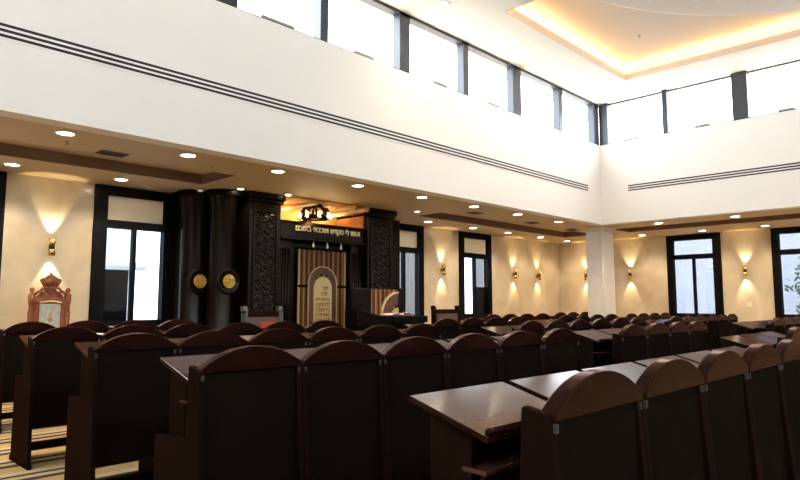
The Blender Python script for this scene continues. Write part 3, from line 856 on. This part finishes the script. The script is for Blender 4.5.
# ------------------------------------------------------------------ armchairs beside the ark
def armchair(x, y, w, label, fabric, post, seat=None):
    t = thing('armchair', label, 'armchair', (x, y, 0), 0)
    for s in (-1, 1):
        a, b = sorted((s * w / 2, s * (w / 2 - .07)))
        MB().prism([(-.05, 0), (.04, 0), (.05, 1.20), (.07, 1.29), (.0, 1.30), (-.03, 1.25), (-.05, .9)], 0, a, b, .008).build('back_post', post, t)
        MB().box(a, b, .38, .45, 0, .66, .008).build('front_leg', M['wood'], t)
        MB().box(a, b, .0, .47, .66, .70, .01).build('arm', M['wood'], t)
        MB().tube([(s * (w / 2 - .02), -.03, 1.22), (s * (w / 2 + .05), -.03, 1.21)], [.018, .012], 8).build('post_knob', M['wood'], t)
    MB().box(-w / 2 + .07, w / 2 - .07, -.015, .03, 1.14, 1.225, .008).build('top_rail', M['crest'], t)
    MB().box(-w / 2 + .07, w / 2 - .07, -.02, .035, .55, 1.14, .01).build('back_pad', fabric, t)
    MB().box(-w / 2 + .06, w / 2 - .06, .0, .44, .40, .50, .02).build('seat_cushion', seat or fabric, t)
    if seat: MB().box(-.06, w / 2 - .08, -.055, -.022, .70, 1.06, .014).build('back_cushion', seat, t)['label'] = 'red velvet back cushion'
    MB().box(-w / 2 + .06, w / 2 - .06, -.02, .42, .33, .40, .006).build('seat_frame', M['wood'], t)
    return t
armchair(5.24, 7.95, .68, 'wooden armchair with pale posts and red cushion in front of the left carved pillar', M['padbrown'], M['dimgrey'], M['red'])
armchair(9.55, 8.05, .80, 'dark brown wooden armchair with posts, right of the reading lectern', M['padbrown'], M['wood'])

# ------------------------------------------------------------------ reading lectern right of the ark
le = thing('reading_lectern', 'broad dark lectern with moulded top right of the ark', 'lectern', (7.86, 7.75, 0))
MB().box(-.34, .34, -.26, .26, .0, .94, .008).build('body', M['arkwood'], le)
MB().box(-.38, .38, -.31, .31, .945, 1.01, .008).box(-.42, .42, -.35, .35, 1.01, 1.125, .012).build('top_slab', M['arkwood'], le)
MB().box(-.38, .38, -.30, .30, 0, .10, .01).build('plinth', M['arkwood'], le)
MB().prism([(-1.22, .99), (-.42, .94), (-.42, 1.075), (-1.22, 1.25)], 1, -.32, -.02, .006).build('sloping_rest', M['arkwood'], le)
MB().box(-1.20, -1.12, -.28, -.06, 0, 1.0, .006).build('side_leg', M['arkwood'], le)
# decorated screen standing on it
sc = MB().box(-.76, -.68, .34, .40, 0, 1.56, .006).box(.36, .52, .33, .40, 0, 1.62, .006).box(-.68, .36, .36, .40, .60, 1.60, .006).build('screen_frame', M['arkwood'], le)
MB().grid(60, 3, lambda u, v: (-.30 + .66 * u, .345 + .008 * math.sin(u * 50), 1.0 + .59 * v)).grid(60, 3, lambda u, v: (-.30 + .66 * u, .355 + .008 * math.sin(u * 50), 1.0 + .59 * v)).build('striped_cover', M['velvet'], sc)
cv = arch_band(.40, .435, 1.06, 1.12, .305, .340, 'arched_border', M['cream'], sc, True); cv.location.x = .35
cv = arch_band(.20, .40, 1.06, 1.12, .315, .340, 'dark_arch', M['archband'], sc, True); cv.location.x = .35
MB().prism([(.0, 1.06), (-.19, 1.06), (-.15, 1.19), (-.07, 1.25), (0, 1.26)], 1, .305, .340).build('pale_boss', M['cream'], sc).location.x = .35
bk = thing('open_book', 'open prayer book with pale pages lying on the dark lectern', 'book', (7.93, 7.82, 1.126))
MB().box(-.27, .27, -.14, .14, 0, .012, .003).build('cover', M['red'], bk)
MB().grid(16, 2, lambda u, v: (-.26 + .52 * u, -.13 + .26 * v, .014 + .030 * abs(math.sin(u * 2 * PI)) ** .7)).grid(16, 2, lambda u, v: (-.26 + .52 * u, -.13 + .26 * v, .013)).build('pages', M['paper'], bk)

# light switch on the right wall
t = thing('wall_switch', 'pair of small ivory switches on the marble wall below the sconce', 'switch', (XW, 4.66, EYE - .02))
for k in (-1, 1): MB().box(-.012, 0, k * .03 - .018, k * .03 + .018, -.06, .06, .003).build('switch_plate', M['plastic'], t)

# ------------------------------------------------------------------ outside
struct(box('ground', M['ground'], None, -40, 60, -40, 60, -.5, -.25))
ob = thing('outside_building', 'pale building seen through the windows left of the ark', 'building', (0, 0, 0))
MB().box(2.6, 6.7, 16.0, 19.0, -.25, 4.4).build('wall', M['outwall'], ob)
MB().prism([(15.6, 2.15), (19.2, 3.0), (19.2, 3.12), (15.6, 2.25)], 0, 2.3, 6.8).build('roof', M['outroof'], ob)
ob = thing('outside_wall', 'pale rendered garden wall seen through the right windows', 'wall', (0, 0, 0))
MB().box(24.0, 24.4, -4, 14, -.25, 4.2).box(23.9, 24.5, -4, 14, 4.2, 4.35).build('wall', M['outwall'], ob)
for x0, x1, lab in ((14.5, 15.7, 'grey post outside the window right of the ark'), (18.8, 20.2, 'grey post outside the second window right of the ark')):
    t = thing('outside_post', lab, 'post', (0, 0, 0))
    MB().box(x0, x1, 14.0, 14.5, -.25, 4.5).build('wall', M['outpost'], t)
tr = thing('shrub', 'green shrub outside the rightmost window', 'shrub', (20.2, 3.9, -.25))
MB().tube([(0, 0, 0), (.03, .0, .9), (0, .05, 1.6)], [.06, .05, .03], 8).build('stem', M['wood'], tr)
g = MB()
for k in range(260):
    a = random.random() * 2 * PI; r = .7 * math.sqrt(random.random()); z = 1.3 + random.random() * 1.9
    r *= (1 - abs(z - 2.0) / 1.6)
    c = Vector((r * math.cos(a), r * math.sin(a), z)); u = Vector((random.uniform(-1, 1), random.uniform(-1, 1), random.uniform(-1, 1))).normalized() * .10
    v = u.orthogonal().normalized() * .05
    b = bmesh.new(); q = [b.verts.new(p) for p in (c - u, c + v, c + u, c - v)]; b.faces.new(q); g.merge(b)
g.build('foliage', M['leaf'], tr)
